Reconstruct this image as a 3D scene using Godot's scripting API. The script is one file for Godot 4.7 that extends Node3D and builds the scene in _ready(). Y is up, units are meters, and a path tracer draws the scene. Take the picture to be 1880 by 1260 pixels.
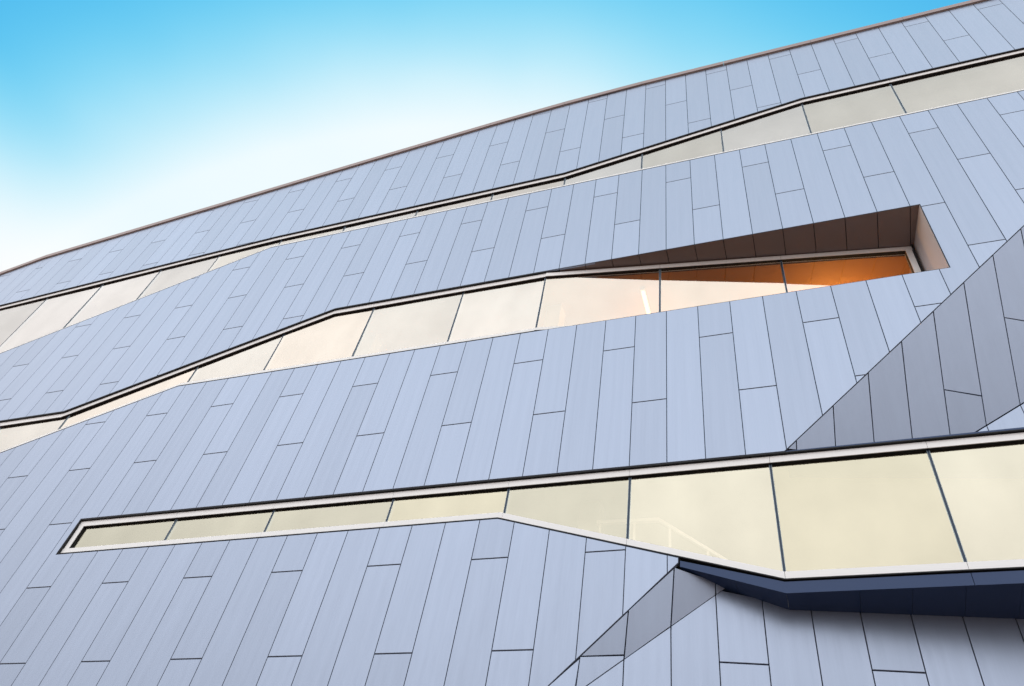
extends Node3D
# A long metal-clad building seen from the street, looking steeply up.
# Wall coordinates: s along the wall, h above eye level, n out of the wall, all in panel widths of W metres.
const W := 0.43
const EYE := 1.6
const GAP := 0.0100          # half a vertical seam
const JOINT := 0.0145        # half a horizontal joint
const S_LEFT := -46.0
const S_RIGHT := 18.8
const GROUND := -3.72
const ROOM_BACK := -14.0
const PIVOT := -4.5         # where the second ribbon window leaves the wall plane
const POCKET_END := 8.28
const POCKET_IN := 8.05
const POCKET_SLOPE := -0.122
const LOW_S := 1.0096       # folded-back wall: a point on it, its offset and its turn
const LOW_N := -0.4507
const LOW_TURN := 0.142702

var M := {}
var camera: Camera3D
var building: Node3D
var rng := RandomNumberGenerator.new()

# head and sill lines of the three ribbon windows, roof line
var T1 := [[-46.0, 30.15], [-19.59, 31.92], [-4.6, 32.13], [5.87, 34.38], [18.8, 34.5]]
var B1 := [[-46.0, 23.9], [-37.0, 24.1], [-19.5, 30.86], [18.8, 30.83]]
var T2 := [[-46.0, 20.26], [-24.91, 20.25], [-13.55, 24.36], [-4.5, 24.37]]
var B2 := [[-46.0, 15.6], [-33.5, 15.72], [-19.41, 20.78], [-4.5, 20.79]]
var T3 := [[-19.7, 14.24], [18.8, 14.24]]
var B3 := [[-19.7, 12.85], [-4.49, 12.87], [2.55, 10.56], [18.8, 10.55]]
var ROOF := [[-46.0, 32.9], [-40.54, 34.62], [-37.71, 35.52], [-18.34, 38.23], [-8.1, 39.6], [-3.2, 40.05], [18.8, 40.28]]
var FASCIA := [[0.29, 11.06], [2.54, 10.24], [18.8, 10.2]]


func _ready() -> void:
	rng.seed = 77
	# ---------- camera
	camera = Camera3D.new()
	camera.name = "camera"
	add_child(camera)
	var right := Vector3(0.94295472, 0.14494, -0.29972687)
	var up := Vector3(0.14188588, 0.6395, 0.75557563)
	right = right.normalized()
	up = (up - right * up.dot(right)).normalized()
	camera.transform = Transform3D(Basis(right, up, right.cross(up)), P(2.8706, 0.0, 15.6696))
	camera.fov = rad_to_deg(2.0 * atan(630.0 / 1455.27))
	camera.far = 1200.0
	camera.current = true
	# ---------- sky, sun, exposure
	var env := Environment.new()
	env.background_mode = Environment.BG_SKY
	var sky := Sky.new()
	var pano := PanoramaSkyMaterial.new()
	pano.panorama = ImageTexture.create_from_image(sky_image())
	sky.sky_material = pano
	env.sky = sky
	env.background_energy_multiplier = 1.0
	env.tonemap_mode = Environment.TONE_MAPPER_LINEAR
	env.tonemap_exposure = 2.4
	env.sdfgi_enabled = true
	env.ssao_enabled = true
	env.ssil_enabled = true
	var we := WorldEnvironment.new()
	we.name = "environment"
	we.environment = env
	add_child(we)
	var sun := DirectionalLight3D.new()
	sun.name = "sun"
	sun.light_energy = 1.0
	sun.light_color = Color(1.0, 0.95, 0.87)
	sun.light_angular_distance = 0.5
	sun.shadow_enabled = true
	add_child(sun)
	sun.look_at_from_position(Vector3.ZERO, -sun_dir(), Vector3.UP)

	make_materials()
	make_ground()
	building = Node3D.new()
	building.name = "office_building"
	add_child(building)
	building.set_meta("label", "long building clad in pale blue-grey metal panels with angular ribbon windows")
	building.set_meta("category", "building")
	make_cladding()
	make_folded_wall()
	make_facet()
	make_coping()
	make_windows()
	make_pocket()
	make_window_base()
	make_interior()
	make_railing()
	make_lamps()
	flush_panels()


func P(s: float, h: float, n: float) -> Vector3:
	return Vector3(s * W, h * W + EYE, n * W)


func sun_dir() -> Vector3:
	var az := deg_to_rad(-23.0)
	var el := deg_to_rad(20.8)
	return Vector3(sin(az) * cos(el), sin(el), -cos(az) * cos(el))


# ---------------------------------------------------------------- sky
func sky_image() -> Image:
	var w := 768
	var hh := 384
	var im := Image.create(w, hh, false, Image.FORMAT_RGBF)
	var sd := sun_dir()
	var veil := FastNoiseLite.new()
	veil.seed = 5
	veil.frequency = 1.1
	veil.fractal_octaves = 4
	for y in hh:
		var el := PI * (0.5 - (y + 0.5) / hh)
		for x in w:
			var az := TAU * (x + 0.5) / w
			var d := Vector3(sin(az) * cos(el), sin(el), -cos(az) * cos(el))
			var ang := rad_to_deg(acos(clampf(d.dot(sd), -1.0, 1.0)))
			var a := 1.695 * exp(-pow(ang / 45.8, 6.9))            # bright air round the sun behind the roof
			var low := smoothstep(46.4, 34.8, rad_to_deg(el))     # pale air near the horizon
			var back := smoothstep(0.0, 0.36, d.z)
			var high := smoothstep(40.0, 72.0, rad_to_deg(el))
			var hz := lerpf(0.98, 0.88, high) * back          # thin high haze on the side away from the sun
			var v := veil.get_noise_3d(d.x * 1.6, d.y * 3.2, d.z * 1.6)
			var wv := 1.0 - (1.0 - clampf(a, 0.0, 0.82)) * (1.0 - 0.9 * low) * (1.0 - hz)
			wv = clampf(wv + 0.16 * v * (1.0 - absf(2.0 * wv - 1.0)) , 0.0, 1.0)
			var c := Color(0.075 + 0.955 * wv, 0.44 + 0.58 * pow(wv, 0.5), 0.83 + 0.19 * pow(wv, 0.4)) * 0.417
			c = c * (1.0 + 0.85 * back * lerpf(1.0, 0.3, high)) * lerpf(0.48, 1.0, smoothstep(0.0, 42.0, rad_to_deg(el)))    # unseen sky shaped to light the wall: brightened behind, dimmed towards the horizon
			if el < 0.0:
				c = Color(0.25, 0.25, 0.25)
			im.set_pixel(x, y, c)
	return im


# ---------------------------------------------------------------- materials
func noise_tex(size: int, freq: float, lo: float, hi: float, sd: int, stretch := 1.0) -> ImageTexture:
	var im := Image.create(size, size, false, Image.FORMAT_RGB8)
	var nz := FastNoiseLite.new()
	nz.seed = sd
	nz.frequency = freq
	nz.fractal_octaves = 4
	var k := TAU / size
	for y in size:
		for x in size:
			# wraps round in both directions
			var r1 := size / TAU
			var v := nz.get_noise_3d(cos(x * k) * r1, sin(x * k) * r1 + 300.0, sin(y * k) * r1 * stretch) * 0.5 + nz.get_noise_3d(cos(x * k) * r1 + 900.0, sin(x * k) * r1, cos(y * k) * r1 * stretch) * 0.5
			var g := clampf(lerpf(lo, hi, clampf(0.5 + v * 1.4, 0.0, 1.0)), 0.0, 1.0)
			im.set_pixel(x, y, Color(g, g, g))
	im.generate_mipmaps()
	return ImageTexture.create_from_image(im)


func mat(called: String, c: Color, rough: float, metal := 0.0) -> StandardMaterial3D:
	var m := StandardMaterial3D.new()
	m.resource_name = called
	m.albedo_color = c
	m.roughness = rough
	m.metallic = metal
	M[called] = m
	return m


func lin(r: float, g: float, b: float) -> Color:
	return Color(r, g, b).linear_to_srgb()


func make_materials() -> void:
	var grain := noise_tex(512, 0.10, 0.988, 1.0, 3, 0.10)
	var wavy := noise_tex(256, 0.014, 0.0, 1.0, 15).get_image()
	wavy.clear_mipmaps()
	wavy.bump_map_to_normal_map(6.0)
	var waves := ImageTexture.create_from_image(wavy)
	var gloss := noise_tex(512, 0.02, 0.90, 1.0, 9, 0.3)
	var tones := [1.0, 0.965, 1.03, 0.985, 1.015]
	for i in tones.size():
		var t: float = tones[i]
		var m := mat("panel_%d" % i, lin(0.354 * t, 0.413 * t, 0.538 * t), 0.42, 0.72)
		m.albedo_texture = grain
		m.roughness_texture = gloss
		m.uv1_triplanar = true
		m.uv1_world_triplanar = true
		m.uv1_scale = Vector3(1.3, 0.16, 1.3)
		m.normal_enabled = true
		m.normal_texture = waves
		m.normal_scale = 0.07
		m.uv1_offset = Vector3(0.37 * i, 0.21 * i, 0.0)
	mat("backing", lin(0.012, 0.017, 0.035), 0.8)
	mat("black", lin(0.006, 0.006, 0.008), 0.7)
	mat("mullion", lin(0.01, 0.03, 0.07), 0.5)
	mat("white_frame", lin(0.94, 0.94, 0.95), 0.35)
	mat("cheek", lin(0.52, 0.49, 0.5), 0.5)
	mat("seal", lin(0.34, 0.46, 0.54), 0.4)
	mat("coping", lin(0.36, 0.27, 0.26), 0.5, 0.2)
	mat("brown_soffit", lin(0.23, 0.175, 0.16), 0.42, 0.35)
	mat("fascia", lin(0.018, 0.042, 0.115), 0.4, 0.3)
	mat("plaster", lin(0.60, 0.57, 0.44), 0.8)
	mat("timber", lin(0.55, 0.26, 0.07), 0.6)
	mat("floor_finish", lin(0.45, 0.4, 0.34), 0.6)
	mat("concrete", lin(0.4, 0.4, 0.4), 0.85)
	mat("rail", lin(0.85, 0.75, 0.6), 0.4)
	var coat := noise_tex(256, 0.012, 0.955, 1.0, 31)
	var strength := [0.46, 0.55, 0.45]      # how strongly the coating of each ribbon mirrors
	for wdw in 3:
		for i in 4:
			var tint: Array = [[1.0, 0.985, 0.885], [1.0, 0.99, 0.91], [0.985, 0.98, 0.90], [1.0, 0.975, 0.88]][i]
			var m := mat("glass_%d_%d" % [wdw, i], Color(tint[0], tint[1] + [-0.012, -0.018, -0.012][wdw], tint[2] + [0.05, 0.025, -0.015][wdw], strength[wdw] + [0.0, 0.025, -0.025, 0.01][i]), 0.03, 1.0)
			m.transparency = BaseMaterial3D.TRANSPARENCY_ALPHA
			m.albedo_texture = coat
			m.uv1_triplanar = true
			m.uv1_world_triplanar = true
			m.uv1_scale = Vector3(0.35, 0.35, 0.35)
	var tube := mat("tube", Color(1.0, 0.9, 0.7), 0.5)
	tube.emission_enabled = true
	tube.emission = Color(1.0, 0.86, 0.55)
	tube.emission_energy_multiplier = 1.2
	var gr := mat("paving", lin(0.31, 0.205, 0.165), 0.9)
	gr.albedo_texture = noise_tex(256, 0.05, 0.75, 1.0, 21)
	gr.uv1_triplanar = true
	gr.uv1_world_triplanar = true
	gr.uv1_scale = Vector3(0.2, 0.2, 0.2)


# ---------------------------------------------------------------- mesh helpers
class Builder:
	var v := PackedVector3Array()
	var nrm := PackedVector3Array()
	func tri(a: Vector3, b: Vector3, c: Vector3, out: Vector3) -> void:
		var q := (b - a).cross(c - a)
		if q.length_squared() < 1e-16:
			return
		q = q.normalized()
		if q.dot(out) > 0.0:      # Godot's front faces run clockwise
			v.append_array([a, c, b])
		else:
			v.append_array([a, b, c])
			q = -q
		nrm.append_array([q, q, q])
	func quad(a: Vector3, b: Vector3, c: Vector3, d: Vector3, out: Vector3) -> void:
		tri(a, b, c, out)
		tri(a, c, d, out)
	func box(a: Vector3, b: Vector3) -> void:
		var lo := Vector3(minf(a.x, b.x), minf(a.y, b.y), minf(a.z, b.z))
		var hi := Vector3(maxf(a.x, b.x), maxf(a.y, b.y), maxf(a.z, b.z))
		hexa([Vector3(lo.x, lo.y, lo.z), Vector3(hi.x, lo.y, lo.z), Vector3(hi.x, hi.y, lo.z), Vector3(lo.x, hi.y, lo.z), Vector3(lo.x, lo.y, hi.z), Vector3(hi.x, lo.y, hi.z), Vector3(hi.x, hi.y, hi.z), Vector3(lo.x, hi.y, hi.z)])
	func hexa(p: Array) -> void:      # 0-3 back ring, 4-7 front ring
		var c := Vector3.ZERO
		for q in p:
			c += q
		c /= 8.0
		for f in [[0, 1, 2, 3], [4, 5, 6, 7], [0, 1, 5, 4], [3, 2, 6, 7], [0, 3, 7, 4], [1, 2, 6, 5]]:
			var m: Vector3 = (p[f[0]] + p[f[1]] + p[f[2]] + p[f[3]]) / 4.0
			quad(p[f[0]], p[f[1]], p[f[2]], p[f[3]], m - c)
	func mesh() -> ArrayMesh:
		var a := []
		a.resize(Mesh.ARRAY_MAX)
		a[Mesh.ARRAY_VERTEX] = v
		a[Mesh.ARRAY_NORMAL] = nrm
		var am := ArrayMesh.new()
		if v.size() > 0:
			am.add_surface_from_arrays(Mesh.PRIMITIVE_TRIANGLES, a)
		return am


func part(called: String, mesh: Mesh, material: Material, parent: Node3D, xf := Transform3D.IDENTITY) -> MeshInstance3D:
	var o := MeshInstance3D.new()
	o.name = called
	o.mesh = mesh
	o.material_override = material
	o.transform = xf
	o.cast_shadow = GeometryInstance3D.SHADOW_CASTING_SETTING_ON
	parent.add_child(o, true)
	return o


func line_at(L: Array, s: float) -> float:
	for i in L.size() - 1:
		if s <= L[i + 1][0] or i == L.size() - 2:
			var t: float = (s - L[i][0]) / (L[i + 1][0] - L[i][0])
			return lerpf(L[i][1], L[i + 1][1], t)
	return 0.0


func area2(p: PackedVector2Array) -> float:
	var a := 0.0
	for i in p.size():
		a += p[i].cross(p[(i + 1) % p.size()])
	return a * 0.5


func tidy(p: PackedVector2Array) -> PackedVector2Array:
	var q := PackedVector2Array()
	for i in p.size():
		if q.size() == 0 or q[q.size() - 1].distance_to(p[i]) > 0.004:
			q.append(p[i])
	while q.size() > 1 and q[0].distance_to(q[q.size() - 1]) <= 0.004:
		q.remove_at(q.size() - 1)
	var changed := true
	while changed and q.size() > 3:
		changed = false
		for i in q.size():
			var a := (q[i] - q[(i - 1 + q.size()) % q.size()]).normalized()
			var b := (q[(i + 1) % q.size()] - q[i]).normalized()
			if absf(a.cross(b)) < 0.0015 and a.dot(b) > 0.0:
				q.remove_at(i)
				changed = true
				break
	if area2(q) < 0.0:
		q.reverse()
	return q


# a sheet-metal panel: flat front at z = 0, softened edges, turned-back sides; points in wall units, mesh in metres
func panel_mesh(poly: PackedVector2Array, thick := 0.09, bevel := 0.007) -> Builder:
	var b := Builder.new()
	var n := poly.size()
	var inn := PackedVector2Array()
	for i in n:
		var e0 := (poly[i] - poly[(i - 1 + n) % n]).normalized()
		var e1 := (poly[(i + 1) % n] - poly[i]).normalized()
		var n0 := Vector2(-e0.y, e0.x)
		var n1 := Vector2(-e1.y, e1.x)
		var m := n0 + n1
		var k := bevel / maxf(0.35, (1.0 + n0.dot(n1)) * 0.5) * 0.5
		inn.append(poly[i] + m * k)
	var idx := Geometry2D.triangulate_polygon(inn)
	var f := func(q: Vector2, z: float) -> Vector3: return Vector3(q.x * W, q.y * W, z * W)
	for i in range(0, idx.size(), 3):
		b.tri(f.call(inn[idx[i]], 0.0), f.call(inn[idx[i + 1]], 0.0), f.call(inn[idx[i + 2]], 0.0), Vector3.BACK)
	for i in n:
		var j := (i + 1) % n
		var e := (poly[j] - poly[i]).normalized()
		var out := Vector3(e.y, -e.x, 0.0)
		b.quad(f.call(inn[i], 0.0), f.call(inn[j], 0.0), f.call(poly[j], -bevel * 0.7), f.call(poly[i], -bevel * 0.7), out + Vector3.BACK)
		b.quad(f.call(poly[i], -bevel * 0.7), f.call(poly[j], -bevel * 0.7), f.call(poly[j], -thick), f.call(poly[i], -thick), out)
	return b


# panels wait here until it is known which 300 show largest
var waiting := []


func add_panel(poly: PackedVector2Array, parent: Node3D, xf: Transform3D, called := "panel") -> void:
	var q := tidy(poly)
	if q.size() < 3 or absf(area2(q)) < 0.004:
		return
	var c := Vector2.ZERO
	for p in q:
		c += p
	c /= q.size()
	var local := PackedVector2Array()
	for p in q:
		local.append(p - c)
	var at := xf * Transform3D(Basis.IDENTITY, Vector3(c.x * W, c.y * W, 0.0))
	waiting.append({"poly": local, "at": at, "parent": parent, "called": called, "size": shown_size(q, xf), "tone": rng.randi() % 5})


# area in the picture (0 when outside the frame), used only to choose which panels become nodes of their own
func shown_size(q: PackedVector2Array, xf: Transform3D) -> float:
	var inv := camera.transform.affine_inverse()
	var th := tan(deg_to_rad(camera.fov) * 0.5)
	var frame := PackedVector2Array([Vector2(-1.492, -1), Vector2(1.492, -1), Vector2(1.492, 1), Vector2(-1.492, 1)])
	var pr := PackedVector2Array()
	for p in q:
		var v := inv * (xf * Vector3(p.x * W, p.y * W, 0.0))
		if v.z > -0.1:
			return 0.0
		pr.append(Vector2(v.x / -v.z / th, v.y / -v.z / th))
	var a := 0.0
	for r in Geometry2D.intersect_polygons(pr, frame):
		a += absf(area2(r))
	return a


func flush_panels() -> void:
	waiting.sort_custom(func(a, b): return a.size > b.size)
	var shared := {}
	var rest := {}
	var seen := 0
	for i in waiting.size():
		var w: Dictionary = waiting[i]
		if w.size > 0.0:
			seen += 1
		if i < 330 and w.size > 0.0:
			var key := ""
			for p in w.poly:
				key += "%.3f,%.3f;" % [p.x, p.y]
			if not shared.has(key):
				shared[key] = panel_mesh(w.poly).mesh()
			part(w.called, shared[key], M["panel_%d" % w.tone], w.parent, w.at)
		else:
			var k := "%d" % w.parent.get_instance_id()
			if not rest.has(k):
				rest[k] = [w.parent, Builder.new()]
			var b := panel_mesh(w.poly)
			for v in b.v:
				rest[k][1].v.append(w.at * v)
			for v in b.nrm:
				rest[k][1].nrm.append(w.at.basis * v)
	for k in rest:
		var o := part("distant_panels", rest[k][1].mesh(), M["panel_3"], rest[k][0])
		o.set_meta("kind", "stuff")
	print("panels ", waiting.size(), " in view ", seen)


# sheet behind the panels
func sheet(poly: PackedVector2Array, z: float) -> ArrayMesh:
	var b := Builder.new()
	var idx := Geometry2D.triangulate_polygon(poly)
	for i in range(0, idx.size(), 3):
		var q := []
		for k in 3:
			q.append(Vector3(poly[idx[i + k]].x * W, poly[idx[i + k]].y * W, z * W))
		b.tri(q[0], q[1], q[2], Vector3.BACK)
	return b.mesh()


func wall_xf(s := 0.0, n := 0.0, turn := 0.0) -> Transform3D:
	return Transform3D(Basis(Vector3.UP, turn), Vector3(s * W, EYE, n * W))


# ---------------------------------------------------------------- setting
func make_ground() -> void:
	var b := Builder.new()
	b.quad(Vector3(-500, 0, -500), Vector3(500, 0, -500), Vector3(500, 0, 500), Vector3(-500, 0, 500), Vector3.UP)
	var o := part("ground", b.mesh(), M.paving, self)
	o.set_meta("kind", "structure")
	o.set_meta("label", "pale paved ground in front of the metal building")
	o.set_meta("category", "ground")


# ---------------------------------------------------------------- main wall
func joints_for(i: int) -> Array:
	var c := posmod(i, 3)
	var base: float = [21.722, 19.197, 16.671][c]
	var L := []
	for k in range(-4, 4):
		L.append(base + 7.597 * k)
	return L


func band(top: Array, bottom: Array) -> PackedVector2Array:
	var p := PackedVector2Array()
	for q in bottom:
		p.append(Vector2(q[0], q[1]))
	for i in range(top.size() - 1, -1, -1):
		p.append(Vector2(top[i][0], top[i][1]))
	return p


func make_cladding() -> void:
	var upper := band(ROOF, T1)
	var lower := PackedVector2Array()
	for q in [[S_LEFT, GROUND], [-2.13, GROUND], [-2.13, 7.89], [-2.86, 7.89], [0.27, 11.14], [0.272, 11.30]]:
		lower.append(Vector2(q[0], q[1]))
	# round the third window
	for q in [[-4.49, 12.87], [-19.72, 12.85], [-19.70, 14.24], [2.95, 14.24]]:
		lower.append(Vector2(q[0], q[1]))
	# up the fold to the first window's sill
	lower.append(Vector2(18.8, 30.76))
	lower.append(Vector2(18.8, 30.83))
	lower.append(Vector2(-19.5, 30.86))
	lower.append(Vector2(-37.0, 24.1))
	lower.append(Vector2(-46.0, 23.9))
	# round the second window
	for q in [[-46.0, 20.26], [-24.91, 20.25], [-13.55, 24.36], [POCKET_END, 24.40], [POCKET_END, 20.79], [-19.41, 20.78], [-33.5, 15.72], [-46.0, 15.6]]:
		lower.append(Vector2(q[0], q[1]))
	var strips := []
	for i in range(-37, 22):
		strips.append([float(i), i + 1.0, i])
	strips.append([-37.55, -37.0, -38])
	for i in range(0, 9):
		strips.append([-38.55 - i, -37.55 - i, -39 - i])
	for bd in [["upper_cladding", upper], ["lower_cladding", lower]]:
		var poly: PackedVector2Array = bd[1]
		var back := part(bd[0], sheet(poly, -0.009), M.backing, building, wall_xf())
		var inset := Geometry2D.offset_polygon(poly if area2(poly) > 0.0 else reversed(poly), -0.022, Geometry2D.JOIN_MITER)
		for st in strips:
			var js := joints_for(st[2])
			js.push_front(-40.0)
			js.push_back(90.0)
			for k in js.size() - 1:
				var cell := PackedVector2Array([Vector2(st[0] + GAP, js[k] + JOINT), Vector2(st[1] - GAP, js[k] + JOINT), Vector2(st[1] - GAP, js[k + 1] - JOINT), Vector2(st[0] + GAP, js[k + 1] - JOINT)])
				for region in inset:
					for r in Geometry2D.intersect_polygons(cell, region):
						add_panel(r, back, Transform3D.IDENTITY)
		back.set_meta("label", "band of metal panels under the roof edge" if bd[0] == "upper_cladding" else "metal panels between and below the ribbon windows")
	for w in waiting:
		w.size = 0.0
	# sizes need the wall's own transform
	for w in waiting:
		var q := PackedVector2Array()
		for p in w.poly:
			q.append(p + Vector2(w.at.origin.x, w.at.origin.y) / W)
		w.size = shown_size(q, wall_xf())


func reversed(p: PackedVector2Array) -> PackedVector2Array:
	var q := p.duplicate()
	q.reverse()
	return q


# ---------------------------------------------------------------- wall folded back at the right
func make_folded_wall() -> void:
	var xf := wall_xf(LOW_S, LOW_N, LOW_TURN)
	var below := PackedVector2Array([Vector2(-3.17, GROUND), Vector2(18, GROUND), Vector2(18, 10.32), Vector2(1.5, 10.32), Vector2(1.0, 10.5), Vector2(0.135, 10.68), Vector2(-3.17, 7.92)])
	var above := PackedVector2Array([Vector2(5.04, 14.35), Vector2(18, 14.35), Vector2(18, 23.85)])
	for bd in [below, above]:
		var back := part("folded_wall", sheet(bd if bd == below else PackedVector2Array([Vector2(4.4, 14.3), Vector2(18, 14.3), Vector2(18, 24.3), Vector2(4.4, 14.4)]), -0.1), M.backing, building, xf)
		back.set_meta("label", "metal wall set back under the lowest window" if bd == below else "metal wall set back above the lowest window")
		var inset := Geometry2D.offset_polygon(bd, -0.015, Geometry2D.JOIN_MITER)
		for i in range(-4, 21):
			var base: float = [8.941, 6.415, 11.467][posmod(i, 3)]
			var js := [-40.0]
			for k in range(-2, 3):
				js.append(base + 7.597 * k)
			js.append(60.0)
			for k in js.size() - 1:
				var cell := PackedVector2Array([Vector2(i + GAP, js[k] + JOINT), Vector2(i + 1 - GAP, js[k] + JOINT), Vector2(i + 1 - GAP, js[k + 1] - JOINT), Vector2(i + GAP, js[k + 1] - JOINT)])
				for region in inset:
					for r in Geometry2D.intersect_polygons(cell, region):
						var before := waiting.size()
						add_panel(r, back, Transform3D.IDENTITY)
						if waiting.size() > before:
							waiting[before].size = shown_size(r, xf)


func low_point(t: float, h: float, inn := 0.0) -> Vector3:
	return Vector3(LOW_S + t * cos(LOW_TURN) - inn * sin(LOW_TURN), h, LOW_N - t * sin(LOW_TURN) - inn * cos(LOW_TURN))


# sloping facet between the wall's cut edge and the folded wall
func facet_outer(k: float, lower: bool) -> Vector3:
	var s := 1.2 + 1.035 * k
	return Vector3(s, (8.23 + 1.035 * (s + 2.54)) if lower else (14.27 + 1.0417 * (s - 2.97)), 0.0)


func facet_inner(k: float, lower: bool) -> Vector3:
	return low_point(k, (10.65 + 0.83 * (k - 0.135)) if lower else (15.557 + 0.733 * (k - 6.69)))


func on_edge(k: float, lower: bool, h: float) -> Vector3:
	var o := facet_outer(k, lower)
	var i := facet_inner(k, lower)
	return o.lerp(i, clampf((o.y - h) / maxf(o.y - i.y, 0.001), 0.0, 1.0))


func make_facet() -> void:
	for lower in [false, true]:
		var bk := Builder.new()
		var ks := []
		if lower:
			ks = [-3.9, -3.0, -2.0, -1.0, 0.0, 1.0]
		else:
			ks.append(1.757)
			for i in range(2, 18):
				ks.append(float(i))
		var holder := Node3D.new()
		var cells := []
		for j in ks.size() - 1:
			var k0: float = ks[j]
			var k1: float = ks[j + 1]
			var ends := []
			for k in [k0, k1]:
				var lo := facet_inner(k, lower).y
				var hi := facet_outer(k, lower).y
				if lower:
					hi = minf(hi, line_at(FASCIA, maxf(k * 1.035 + 1.2, 0.29)) + 0.12)
					lo = minf(lo, hi)
				else:
					lo = maxf(lo, 14.32)
					hi = maxf(hi, lo)
				ends.append([lo, hi])
			var js := [-50.0]
			var off: float = [0.0, 4.95, 2.46][posmod(int(floor(k0)), 3)]
			for m in range(-2, 4) if (lower or k0 > 4.5) else range(2, 4):
				js.append(16.58 + off + 7.6 * m)
			js.append(90.0)
			for m in js.size() - 1:
				var q := []
				for e in 2:
					var k: float = [k0, k1][e]
					q.append([on_edge(k, lower, clampf(js[m], ends[e][0], ends[e][1])), on_edge(k, lower, clampf(js[m + 1], ends[e][0], ends[e][1]))])
				var pts := [q[0][0], q[1][0], q[1][1], q[0][1]]
				cells.append(pts)
				var out := Vector3(0.2, -0.3, 0.9)
				var push := Vector3(-0.03, 0.03, -0.085) * W
				bk.quad(P3(pts[0]) + push, P3(pts[1]) + push, P3(pts[2]) + push, P3(pts[3]) + push, out)
		var back := part("sloping_facet", bk.mesh(), M.backing, building)
		back.set_meta("label", "narrow sloping metal facet below the lowest window" if lower else "broad sloping metal facet turning under the main wall")
		holder.free()
		for pts in cells:
			var a: Vector3 = pts[0]
			var nrm: Vector3 = ((pts[2] - pts[0]) as Vector3).cross(pts[3] - pts[1])
			if nrm.length() < 0.01:
				continue
			nrm = nrm.normalized()
			if nrm.z < 0.0:
				nrm = -nrm
			var c: Vector3 = (pts[0] + pts[1] + pts[2] + pts[3]) / 4.0
			var ux := Vector3(nrm.z, 0, -nrm.x).normalized()
			var uy := nrm.cross(ux)
			var poly := PackedVector2Array()
			for p in pts:
				poly.append(Vector2((p - c).dot(ux), (p - c).dot(uy)))
			poly = tidy(poly)
			if poly.size() < 3:
				continue
			var ins := Geometry2D.offset_polygon(poly, -0.013, Geometry2D.JOIN_MITER)
			if ins.size() == 0:
				continue
			var xf := Transform3D(Basis(ux, uy, nrm), P3(c))
			add_panel(ins[0], back, xf, "facet_panel")


func P3(q: Vector3) -> Vector3:
	return P(q.x, q.y, q.z)


# ---------------------------------------------------------------- roof edge
func make_coping() -> void:
	var cuts := [-46.0, -40.54, -37.71]
	var s := -34.0
	while s < S_RIGHT - 1.0:
		cuts.append(s)
		s += 4.1
	cuts.append(S_RIGHT)
	for i in cuts.size() - 1:
		var a: float = cuts[i]
		var c: float = cuts[i + 1] - 0.012
		var ha := line_at(ROOF, a)
		var hc := line_at(ROOF, c)
		var b := Builder.new()
		# cap with a turned-down lip, standing clear of the panels over an open gap
		b.hexa([P(a, ha + 0.17, -0.9), P(c, hc + 0.17, -0.9), P(c, hc + 0.24, -0.9), P(a, ha + 0.24, -0.9), P(a, ha + 0.17, 0.035), P(c, hc + 0.17, 0.035), P(c, hc + 0.30, 0.035), P(a, ha + 0.30, 0.035)])
		b.hexa([P(a, ha - 0.02, 0.036), P(c, hc - 0.02, 0.036), P(c, hc + 0.30, 0.036), P(a, ha + 0.30, 0.036), P(a, ha - 0.02, 0.085), P(c, hc - 0.02, 0.085), P(c, hc + 0.31, 0.085), P(a, ha + 0.31, 0.085)])
		part("coping", b.mesh(), M.coping, building)


# ---------------------------------------------------------------- windows
# bar following a line between two heights below it, split where pieces meet
func bar(L: Array, s0: float, s1: float, d0: float, d1: float, n0: float, n1: float) -> Builder:
	var b := Builder.new()
	var xs := [s0]
	for q in L:
		if q[0] > s0 + 0.001 and q[0] < s1 - 0.001:
			xs.append(q[0])
	xs.append(s1)
	for i in xs.size() - 1:
		var a: float = xs[i]
		var c: float = xs[i + 1]
		var ha := line_at(L, a)
		var hc := line_at(L, c)
		b.hexa([V(a, ha + d0, n1), V(c, hc + d0, n1), V(c, hc + d1, n1), V(a, ha + d1, n1), V(a, ha + d0, n0), V(c, hc + d0, n0), V(c, hc + d1, n0), V(a, ha + d1, n0)])
	return b


func V(u: float, h: float, n: float) -> Vector3:
	return Vector3(u * W, h * W, n * W)


func pane_mesh(T: Array, B: Array, s0: float, s1: float, n: float) -> ArrayMesh:
	var b := Builder.new()
	var xs := [s0]
	for q in T + B:
		if q[0] > s0 + 0.02 and q[0] < s1 - 0.02:
			xs.append(q[0])
	xs.append(s1)
	xs.sort()
	for i in xs.size() - 1:
		var a: float = xs[i]
		var c: float = xs[i + 1]
		b.quad(V(a, line_at(B, a) + 0.2, n), V(c, line_at(B, c) + 0.2, n), V(c, line_at(T, c) - 0.2, n), V(a, line_at(T, a) - 0.2, n), Vector3.BACK)
	return b.mesh()


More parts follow.
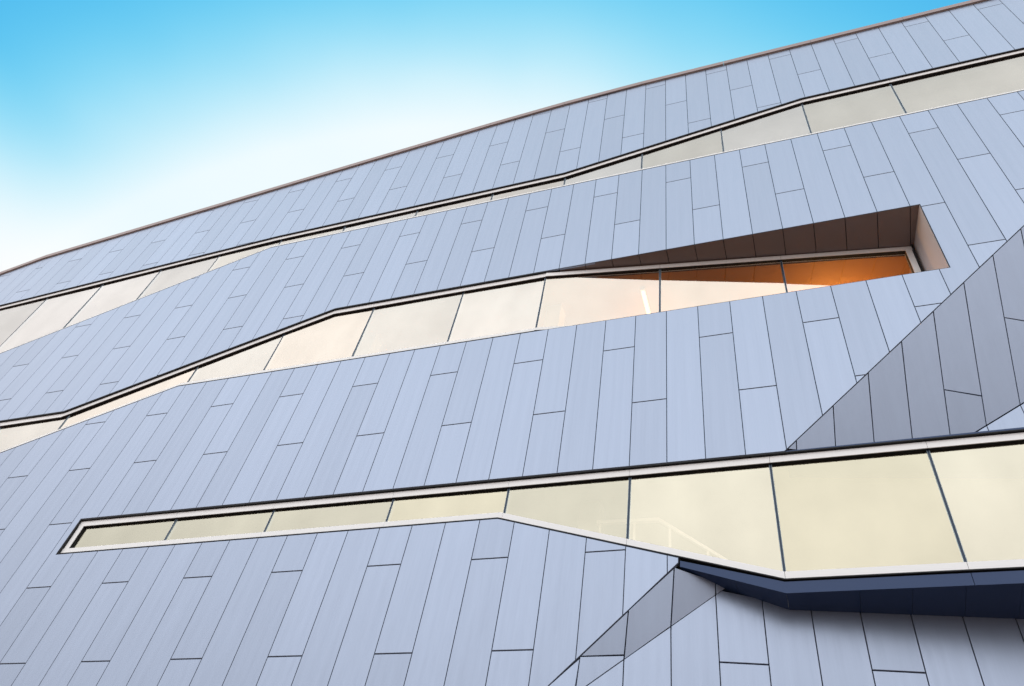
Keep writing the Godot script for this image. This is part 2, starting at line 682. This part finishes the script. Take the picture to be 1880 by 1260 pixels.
func ribbon(called: String, label: String, T: Array, B: Array, s0: float, s1: float, splits: Array, xf: Transform3D, kind: int, lined_top := true, end_left := false, end_right := false) -> Node3D:
	var w := Node3D.new()
	w.name = called
	w.transform = xf
	building.add_child(w, true)
	w.set_meta("label", label)
	if lined_top:
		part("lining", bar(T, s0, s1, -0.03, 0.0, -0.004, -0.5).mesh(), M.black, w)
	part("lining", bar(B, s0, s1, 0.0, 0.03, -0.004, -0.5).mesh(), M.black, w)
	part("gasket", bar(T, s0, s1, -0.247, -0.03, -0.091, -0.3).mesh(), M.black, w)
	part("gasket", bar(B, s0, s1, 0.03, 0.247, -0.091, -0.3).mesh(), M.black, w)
	var cuts := [s0]
	for x in splits:
		if x > s0 + 0.05 and x < s1 - 0.05:
			cuts.append(x)
	cuts.append(s1)
	for i in cuts.size() - 1:
		var a: float = cuts[i]
		var c: float = cuts[i + 1]
		part("head_frame", bar(T, a + 0.004, c - 0.004, -0.25, -0.05, -0.07, -0.09).mesh(), M.white_frame, w)
		part("sill_frame", bar(B, a + 0.004, c - 0.004, 0.032, 0.25, -0.07, -0.09).mesh(), M.white_frame, w)
		var g := part("pane", pane_mesh(T, B, a + 0.02, c - 0.02, 0.0), M["glass_%d_%d" % [kind, rng.randi() % 4]], w)
		# panes never sit perfectly true: a hair of tilt
		var mid := V((a + c) * 0.5, (line_at(T, (a + c) * 0.5) + line_at(B, (a + c) * 0.5)) * 0.5, 0.0)
		var bs := Basis.from_euler(Vector3(rng.randf_range(-0.004, 0.004), rng.randf_range(-0.004, 0.004), 0))
		g.transform = Transform3D(bs, mid - bs * mid + Vector3(0, 0, -0.16 * W))
	for x in splits:
		if x >= s0 and x < s1 - 0.05:
			var b := Builder.new()
			b.box(V(x - 0.023, line_at(B, x) + 0.24, -0.145), V(x + 0.023, line_at(T, x) - 0.24, -0.28))
			part("mullion", b.mesh(), M.mullion, w)
			for sg in [-1.0, 1.0]:
				b = Builder.new()
				b.box(V(x + sg * 0.0235, line_at(B, x) + 0.24, -0.152), V(x + sg * 0.035, line_at(T, x) - 0.24, -0.27))
				part("seal", b.mesh(), M.seal, w)
	for e in 2:
		if [end_left, end_right][e]:
			var x0: float = [s0, s1][e]
			var sg: float = [1.0, -1.0][e]
			var hb := line_at(B, x0)
			var ht := line_at(T, x0)
			var b := Builder.new()
			b.box(V(x0 + sg * 0.05, hb + 0.251, -0.07), V(x0 + sg * 0.25, ht - 0.251, -0.09))
			part("jamb", b.mesh(), M.white_frame, w)
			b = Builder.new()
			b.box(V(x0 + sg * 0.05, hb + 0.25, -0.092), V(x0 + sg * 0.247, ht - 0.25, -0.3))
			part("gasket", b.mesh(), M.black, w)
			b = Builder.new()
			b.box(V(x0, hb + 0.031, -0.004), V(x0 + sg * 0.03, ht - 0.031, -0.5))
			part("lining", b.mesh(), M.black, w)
	return w


func make_windows() -> void:
	var x1 := []
	for v in [-45.1, -41.3, -37.6, -33.9, -30.2, -26.5, -22.92, -19.3, -15.68, -11.8, -7.98, -4.53, -1.07, 2.37, 5.82, 9.33, 14.6, 18.2]:
		x1.append(v)
	ribbon("ribbon_window", "highest ribbon window, a long band of gold glass under the roof", T1, B1, S_LEFT, S_RIGHT, x1, wall_xf(), 0)
	var x2 := [-43.0, -39.3, -35.6, -31.9, -28.3, -24.62, -19.23, -15.63, -11.74, -7.86]
	ribbon("ribbon_window", "middle ribbon window that steps up and slides into a dark recess", T2, B2, S_LEFT, PIVOT, x2, wall_xf(), 1)
	var x3 := [-15.7, -12.03, -7.96, -4.4, -1.0, 2.56, 6.15, 9.7, 13.3, 16.8, 20.3]
	ribbon("ribbon_window", "lowest ribbon window with a white frame and widening glass", T3, B3, -19.7, S_RIGHT, x3, wall_xf(), 2, true, true, false)
	# the part of the second window that turns back into the building
	var turn := atan(-POCKET_SLOPE)
	var length := (POCKET_IN - PIVOT) / cos(turn)
	var Tt := [[0.0, 24.37], [length, 24.42]]
	var Bt := [[0.0, 20.79], [length, 20.79]]
	var c := cos(turn)
	ribbon("ribbon_window", "end of the middle ribbon window turned back under a brown soffit", Tt, Bt, 0.0, length, [0.0, (-0.32 - PIVOT) / c, (3.82 - PIVOT) / c], wall_xf(PIVOT, 0.02, turn), 1, false, false, true)


func pocket_n(s: float) -> float:
	return -0.05 + POCKET_SLOPE * (s - PIVOT)


func make_pocket() -> void:
	# soffit panels
	for i in range(-4, 9):
		var a := maxf(i + 0.012, PIVOT)
		var c := minf(i + 1 - 0.012, POCKET_END - 0.03 if i == 8 else 99.0)
		if c <= a:
			continue
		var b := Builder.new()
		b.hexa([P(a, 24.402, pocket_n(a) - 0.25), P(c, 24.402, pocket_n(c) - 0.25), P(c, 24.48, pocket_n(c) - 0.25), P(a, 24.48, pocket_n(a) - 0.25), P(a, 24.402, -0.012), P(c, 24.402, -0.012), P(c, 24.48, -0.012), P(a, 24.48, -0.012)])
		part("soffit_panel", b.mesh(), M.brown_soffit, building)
	var bk := Builder.new()
	bk.hexa([P(PIVOT, 24.5, -0.2), P(POCKET_END, 24.5, -2.1), P(POCKET_END, 24.6, -2.1), P(PIVOT, 24.6, -0.2), P(PIVOT, 24.5, -0.11), P(POCKET_END, 24.5, -0.11), P(POCKET_END, 24.6, -0.11), P(PIVOT, 24.6, -0.11)])
	part("soffit_backing", bk.mesh(), M.black, building)
	# right-hand cheek
	var b2 := Builder.new()
	b2.hexa([P(POCKET_IN + 0.012, 20.7, -2.0), P(POCKET_IN + 0.2, 20.7, -2.0), P(POCKET_IN + 0.2, 24.4, -2.0), P(POCKET_IN + 0.012, 24.4, -2.0), P(POCKET_END - 0.012, 20.7, -0.012), P(POCKET_END + 0.1, 20.7, -0.112), P(POCKET_END + 0.1, 24.4, -0.112), P(POCKET_END - 0.012, 24.4, -0.012)])
	part("recess_cheek", b2.mesh(), M.cheek, building)
	# sill floor of the recess
	var b3 := Builder.new()
	b3.hexa([P(PIVOT, 20.6, -0.2), P(POCKET_END, 20.6, -2.0), P(POCKET_END, 20.785, -2.0), P(PIVOT, 20.785, -0.2), P(PIVOT, 20.6, -0.012), P(POCKET_END, 20.6, -0.012), P(POCKET_END, 20.785, -0.012), P(PIVOT, 20.785, -0.012)])
	part("recess_sill", b3.mesh(), M.panel_1, building)


func low_n(s: float) -> float:
	return LOW_N - tan(LOW_TURN) * (s - LOW_S)


# body that carries the lowest window past the fold: fascia, dark soffit, ledge on top
func make_window_base() -> void:
	var top := [[0.29, 11.22], [2.55, 10.52], [18.8, 10.51]]
	var xs := [0.29, 2.54, 6.15, 9.7, 13.3, 16.8, S_RIGHT]
	for i in xs.size() - 1:
		var a: float = xs[i] + (0.006 if i > 1 else 0.0)
		var c: float = xs[i + 1] - (0.006 if i > 0 else 0.0)
		var f := Builder.new()
		f.hexa([P(a, line_at(FASCIA, a), -0.08), P(c, line_at(FASCIA, c), -0.08), P(c, line_at(top, c), -0.08), P(a, line_at(top, a), -0.08), P(a, line_at(FASCIA, a), -0.03), P(c, line_at(FASCIA, c), -0.03), P(c, line_at(top, c), -0.03), P(a, line_at(top, a), -0.03)])
		part("window_fascia", f.mesh(), M.fascia, building)
	var cuts := [0.29, 1.5, 2.54]
	for i in range(4, 19):
		cuts.append(float(i))
	for i in cuts.size() - 1:
		var a: float = cuts[i] + (0.003 if i > 0 else 0.0)
		var c: float = cuts[i + 1] - 0.003
		var na := low_n(a) - 0.15
		var nc := low_n(c) - 0.15
		var so := Builder.new()
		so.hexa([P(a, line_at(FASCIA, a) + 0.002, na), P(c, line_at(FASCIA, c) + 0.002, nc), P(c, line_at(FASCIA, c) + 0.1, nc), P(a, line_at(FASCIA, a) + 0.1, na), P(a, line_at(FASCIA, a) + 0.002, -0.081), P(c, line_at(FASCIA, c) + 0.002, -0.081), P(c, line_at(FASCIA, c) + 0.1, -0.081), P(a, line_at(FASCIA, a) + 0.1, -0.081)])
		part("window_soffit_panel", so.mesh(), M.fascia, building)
	var l := Builder.new()
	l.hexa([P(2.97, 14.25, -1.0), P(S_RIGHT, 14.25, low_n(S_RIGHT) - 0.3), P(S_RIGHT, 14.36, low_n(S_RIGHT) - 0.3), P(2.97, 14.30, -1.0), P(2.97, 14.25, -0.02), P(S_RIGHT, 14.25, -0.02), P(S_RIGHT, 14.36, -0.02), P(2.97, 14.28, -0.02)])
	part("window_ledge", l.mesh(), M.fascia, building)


# ---------------------------------------------------------------- rooms behind the glass
func slab(called: String, material: Material, s0: float, s1: float, h0: float, h1: float, n0: float, n1: float) -> void:
	var b := Builder.new()
	b.box(P(s0, h0, n0), P(s1, h1, n1))
	part(called, b.mesh(), material, building)


# a slab whose front edge stays behind the wall where that folds back
func folded_slab(called: String, material: Material, s0: float, s1: float, h0: float, h1: float) -> void:
	var b := Builder.new()
	var xs := [s0, -0.9, s1]
	for i in 2:
		var a: float = xs[i]
		var c: float = xs[i + 1]
		var na := minf(-0.4, low_n(a) - 0.35)
		var nc := minf(-0.4, low_n(c) - 0.35)
		b.hexa([P(a, h0, ROOM_BACK), P(c, h0, ROOM_BACK), P(c, h1, ROOM_BACK), P(a, h1, ROOM_BACK), P(a, h0, na), P(c, h0, nc), P(c, h1, nc), P(a, h1, na)])
	part(called, b.mesh(), material, building)


# slabs high up stop short of the sloping facet
func cut_slab(called: String, material: Material, h0: float, h1: float) -> void:
	var b := Builder.new()
	var xs := [S_LEFT, 12.2, S_RIGHT]
	var ns := [-0.55, -0.55, -4.2]
	for i in 2:
		b.hexa([P(xs[i], h0, ROOM_BACK), P(xs[i + 1], h0, ROOM_BACK), P(xs[i + 1], h1, ROOM_BACK), P(xs[i], h1, ROOM_BACK), P(xs[i], h0, ns[i]), P(xs[i + 1], h0, ns[i + 1]), P(xs[i + 1], h1, ns[i + 1]), P(xs[i], h1, ns[i])])
	part(called, b.mesh(), material, building)


func make_interior() -> void:
	slab("back_wall", M.plaster, S_LEFT, S_RIGHT, GROUND, 34.0, ROOM_BACK, ROOM_BACK - 0.6)
	slab("end_wall", M.panel_1, S_LEFT - 0.4, S_LEFT - 0.01, GROUND, 32.8, -0.02, ROOM_BACK - 0.6)
	slab("end_wall", M.panel_1, S_RIGHT + 0.01, S_RIGHT + 0.4, 24.0, 40.1, -0.02, ROOM_BACK - 0.6)
	slab("end_wall", M.panel_1, S_RIGHT + 0.01, S_RIGHT + 0.4, GROUND, 23.99, low_n(S_RIGHT) + 0.1, ROOM_BACK - 0.6)
	# ceilings and floors
	cut_slab("ceiling", M.timber, 24.95, 25.05)
	cut_slab("floor", M.floor_finish, 25.06, 25.3)
	folded_slab("ceiling", M.plaster, S_LEFT, S_RIGHT, 14.9, 15.0)
	folded_slab("floor", M.floor_finish, S_LEFT, S_RIGHT, 15.02, 15.3)
	folded_slab("floor", M.floor_finish, -19.7, S_RIGHT, 10.45, 10.7)
	slab("ceiling", M.plaster, -36.0, S_RIGHT, 34.9, 35.0, -0.3, ROOM_BACK)
	# roof deck
	var b := Builder.new()
	for i in ROOF.size() - 1:
		var a: float = ROOF[i][0]
		var c: float = ROOF[i + 1][0]
		var ha: float = ROOF[i][1] - 0.35
		var hc: float = ROOF[i + 1][1] - 0.35
		b.hexa([P(a, ha - 0.2, ROOM_BACK - 0.6), P(c, hc - 0.2, ROOM_BACK - 0.6), P(c, hc, ROOM_BACK - 0.6), P(a, ha, ROOM_BACK - 0.6), P(a, ha - 0.2, -0.15), P(c, hc - 0.2, -0.15), P(c, hc, -0.15), P(a, ha, -0.15)])
	part("roof_deck", b.mesh(), M.concrete, building)
	# columns that show faintly through the glass
	for q in [[-4.8, 15.3, 24.94, -2.0], [10.6, 25.3, 34.89, -2.0], [-13.0, 15.3, 24.94, -2.0], [-26.0, 25.3, 34.89, -2.0], [-2.6, 10.7, 14.89, -2.0]]:
		slab("column", M.plaster, q[0] - 0.3, q[0] + 0.3, q[1], q[2], q[3], q[3] - 0.6)


func make_railing() -> void:
	var t := Node3D.new()
	t.name = "stair_railing"
	add_child(t)
	t.position = P(-0.6, 10.705, -1.5)
	t.set_meta("label", "pale stair railing behind the glass of the lowest window")
	t.set_meta("category", "railing")
	var rail := [Vector2(-2.2, 13.6), Vector2(-0.49, 13.55), Vector2(0.76, 12.5), Vector2(2.4, 11.1)]
	for i in rail.size() - 1:
		var b := Builder.new()
		var a := Vector2(rail[i].x + 0.6, rail[i].y - 10.705)
		var c := Vector2(rail[i + 1].x + 0.6, rail[i + 1].y - 10.705)
		b.hexa([V(a.x, a.y, -0.05), V(c.x, c.y, -0.05), V(c.x, c.y + 0.1, -0.05), V(a.x, a.y + 0.1, -0.05), V(a.x, a.y, 0.05), V(c.x, c.y, 0.05), V(c.x, c.y + 0.1, 0.05), V(a.x, a.y + 0.1, 0.05)])
		part("handrail", b.mesh(), M.rail, t)
	for x in [-2.1, -1.15, -0.2, 0.76, 1.7]:
		var b := Builder.new()
		var h := 0.0
		for i in rail.size() - 1:
			if x >= rail[i].x and x <= rail[i + 1].x:
				h = lerpf(rail[i].y, rail[i + 1].y, (x - rail[i].x) / (rail[i + 1].x - rail[i].x))
		b.box(V(x + 0.57, 0.0, -0.03), V(x + 0.63, h - 10.707, 0.03))
		part("post", b.mesh(), M.rail, t)


func make_lamps() -> void:
	var spots := [[-1.25, -1.9, "strip light on the ceiling behind the middle window, beside its kink", 0.12], [5.6, -3.6, "strip light on the ceiling behind the recessed window end", 1.6]]
	for q in spots:
		var t := Node3D.new()
		t.name = "ceiling_light"
		add_child(t, true)
		t.position = P(q[0], 24.948, q[1])
		t.set_meta("label", q[2])
		t.set_meta("category", "ceiling light")
		t.set_meta("group", "strip lights behind the middle window")
		var b := Builder.new()
		b.box(V(-0.08, -0.10, 0.0), V(0.08, -0.005, -2.8))
		part("housing", b.mesh(), M.white_frame, t)
		b = Builder.new()
		b.box(V(-0.05, -0.16, -0.05), V(0.05, -0.101, -2.75))
		part("tube", b.mesh(), M.tube, t)
		var l := OmniLight3D.new()
		l.name = "light"
		l.light_color = Color(1.0, 0.72, 0.38)
		l.light_energy = q[3]
		l.light_size = 0.12
		l.omni_range = 30.0
		l.omni_attenuation = 2.0
		l.shadow_enabled = true
		l.position = V(0.0, -1.3, -1.4)
		t.add_child(l)
